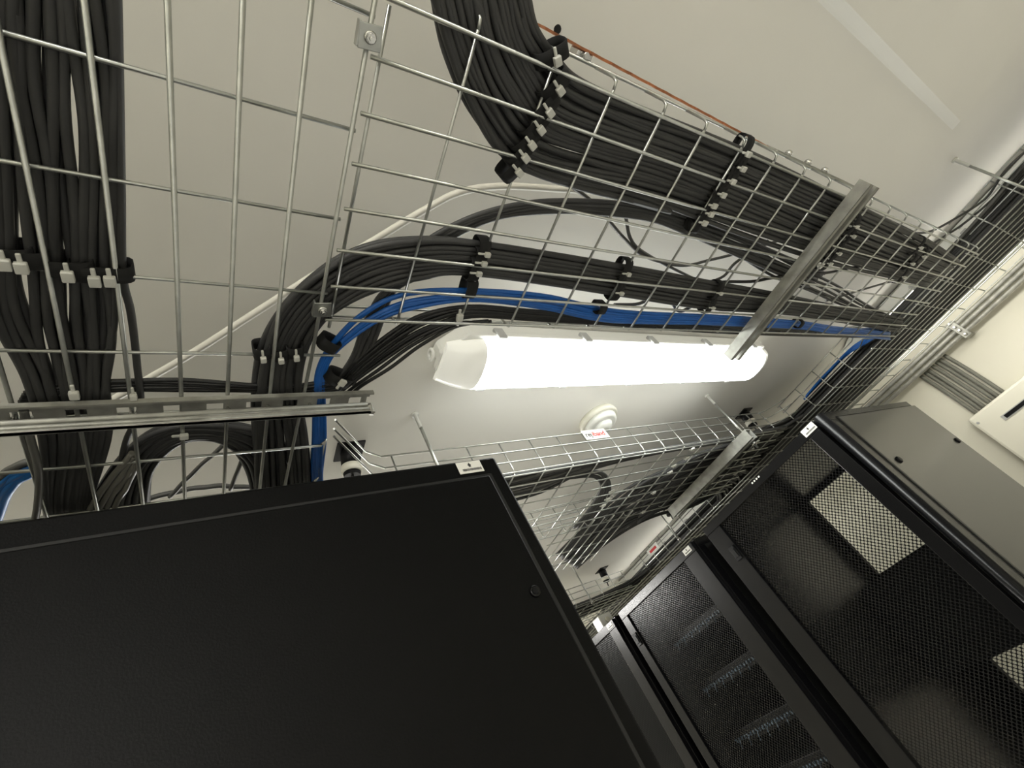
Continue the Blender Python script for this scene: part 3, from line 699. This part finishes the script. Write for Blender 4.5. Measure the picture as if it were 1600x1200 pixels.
r2, d2 = rack(1.236, 1.818, 'middle black rack whose perforated door catches the lamp light at its top', (1.325, 1.768, .382), post=False, door_y=(1.246, 1.812), openings=[(1.36, 1.44, .02, .08)])
r3, d3 = rack(1.862, 2.45, 'farthest black rack, partly hidden by the big cabinet edge', (1.93, 2.38, .382), post=False, door_y=(1.87, 2.44))
asset_sticker((FX - .0045, .640, .4185), (0, -.88, -.0), (0, 0, -1), (-1, 0, 0), d1, .054, .024)
asset_sticker((FX - .0045, 1.302, .412), (0, -1, 0), (0, 0, -1), (-1, 0, 0), d2, .042, .022)
asset_sticker((FX - .0045, 1.925, .412), (0, -1, 0), (0, 0, -1), (-1, 0, 0), d3, .042, .022)
for i in range(4): MB().box((FX - .0045, .845 + .011 * i, .408), (FX - .0038, .851 + .011 * i, .413)).build('printed_mark', M['sticker'], d1)
# devices inside
def device(y0, y1, z0, z1, x0, x1, label, name, ports=0, cat='rack device', group=None):
    t = thing(name, label, cat, ((x0 + x1) / 2, (y0 + y1) / 2, z0), group)
    MB().box((x0, y0, z0), (x1, y1, z1)).build('chassis', M['device'], t, bevel=.002)
    if ports:
        mb = MB()
        for i in range(ports):
            a = y0 + .03 + (y1 - y0 - .06) * i / ports
            mb.box((x0 - .004, a, z0 + .012), (x0 - .0005, a + .008, z0 + .024))
            if i % 3 == 0: mb.tube([(x0 - .004, a + .004, z0 + .018), (x0 - .02, a + .006, z0 + .014), (x0 - .024, a + .01, z0 - .008)], .002, 5)
        mb.build('port_row', M['port'], t)
    return t
device(.64, 1.10, -.295, .012, 2.0, 2.2, 'dark equipment block behind the perforated door of the nearest rack', 'network_chassis')
device(.60, .74, .05, .36, 2.0, 2.2, 'dark box beside the bright rear opening of the nearest rack', 'power_unit')
for k, z in enumerate((.20, .02, -.16, -.30, -.44)):
    device(1.30, 1.76, z - .022, z + .022, 1.68, 2.1, ['topmost', 'second', 'third', 'fourth', 'lowest'][k] + ' patch panel with small ports behind the middle rack door', 'patch_panel', ports=24, group='patch panels in the middle rack')
# ------------------------------------------------------------------ right wall: distribution board, conduits
db = thing('distribution_board', 'cream distribution board on the right wall with a dark name slot', 'distribution board', (WX, .35, 0))
m = MB(); m.box((WX - .05, .655, -.40), (WX - .001, -.35, .335)); m.build('enclosure', M['panelw'], db, bevel=.012)
a = at(1570, 656, x=WX - .05)
MB().box((WX - .051, a.y, a.z - .004), (WX - .053, a.y - .16, a.z + .020)).build('name_slot', M['clip'], db)
MB().box((WX - .0525, a.y - .012, a.z + .000), (WX - .0545, a.y - .15, a.z + .016)).build('slot_label', M['device'], db)
MB().lathe(at(1528, 661, x=WX - .05), (-1, 0, 0), [(0, .006), (.003, .005)], 12).build('screw', M['clip'], db)
for k, (z, r) in enumerate(((.668, .010), (.644, .011), (.618, .010))):
    prop(MB().tube([(WX - .045, -1.2, z), (WX - .045, 2.8, z)], r, 12).build('conduit', M['strut']), ['topmost', 'middle', 'lowest'][k] + ' of the three grey conduits along the right wall', 'conduit', 'conduits along the right wall')
for k in range(7):  # grey tubes down the wall, ending at the board's top edge
    y = .478 + .0225 * k + random.uniform(-.003, .003)
    prop(MB().tube(crom([(WX - .012, y + .006, .61), (WX - .010, y + .002, .52), (WX - .010, y, .42), (WX - .012, y, .334)], 16), .0085, 8).build('wall_tube', M['midgrey']), 'grey tube running down the right wall to the cream board', 'cable', 'grey tubes above the board')
cl = thing('conduit_clamp', 'metal strut clamp sticking out around the three conduits', 'conduit clamp', (WX - .05, .34, .62))
m = MB(); m.box((WX - .065, .335, .592), (WX - .06, .365, .69)); m.box((WX - .06, .335, .592), (WX, .365, .598)); m.box((WX - .06, .335, .684), (WX, .365, .69)); m.build('strap', M['strut'], cl)
for z in (.605, .632, .656, .68): MB().lathe((WX - .065, .35, z), (-1, 0, 0), [(0, .007), (.012, .007), (.018, .004)], 8).build('bolt', M['bolt'], cl)

# ------------------------------------------------------------------ ceiling devices
def dev(x, y, label, tilt=(-.12, .10, -1)):
    t = thing('ceiling_bracket', label, 'ceiling sensor', (x, y, CZ), 'black ceiling sensors')
    MB().box((x - .035, y - .035, CZ - .004), (x + .035, y + .035, CZ)).build('plate', M['device'], t)
    c = Vector((x, y, CZ - .004)); ax = Vector(tilt).normalized()
    MB().lathe(c, ax, [(0, .020), (.008, .024), (.045, .024)], 24).build('body', M['device'], t)
    MB().lathe(c + ax * .045, ax, [(0, .0252), (.018, .0252), (.020, .022)], 24).build('ring', M['cream'], t)
    MB().lathe(c + ax * .065, ax, [(0, .0215), (.010, .020)], 24).build('face', M['device'], t)
    MB().tube([c + ax * .07, c + ax * .10], .004, 6).build('lead', M['cable2'], t)
dev(.353, .985, 'black ceiling sensor with a cream ring beside the top of the cabinet')
dev(2.20, 1.013, 'black ceiling sensor in the corner of the tagged tray and the right tray')
dev(2.195, 1.713, 'black ceiling sensor under which the far rod hangs, beyond the tagged tray')
dev(2.165, 2.409, 'farthest black ceiling sensor, near the edge of the big cabinet')
sd_ = thing('smoke_detector', 'white domed smoke detector on the ceiling above the tray tag', 'smoke detector', (1.25, .93, CZ))
c = Vector((1.205, .95, CZ))
MB().lathe(c, (0, 0, -1), [(0, .072), (.014, .075), (.022, .070)], 32).build('base', M['cream'], sd_)
MB().lathe(c, (0, 0, -1), [(.022, .062), (.036, .058), (.040, .050)], 32).build('vent_ring', M['housing'], sd_)
MB().lathe(c, (0, 0, -1), [(.040, .036), (.052, .030), (.057, .012)], 32).build('dome', M['housing'], sd_)
prop(MB().lathe(at(871, 46, z=CZ), (0, 0, -1), [(0, .007), (.002, .006)], 14).build('ceiling_plug', M['groove']), 'small black plug hole in the ceiling above the thick upper run', 'plug')
wb = thing('white_box', 'small white box beside the top of the farthest rack', 'junction box', (1.66, 2.05, .42))  # small white box with a round stub on its front
MB().box((1.62, 2.0, .42), (1.70, 2.06, .48)).build('box_body', M['housing'], wb, bevel=.004)
MB().lathe((1.66, 2.0, .45), (0, -1, 0), [(0, .012), (.01, .012)], 12).build('front_stub', M['cream'], wb)
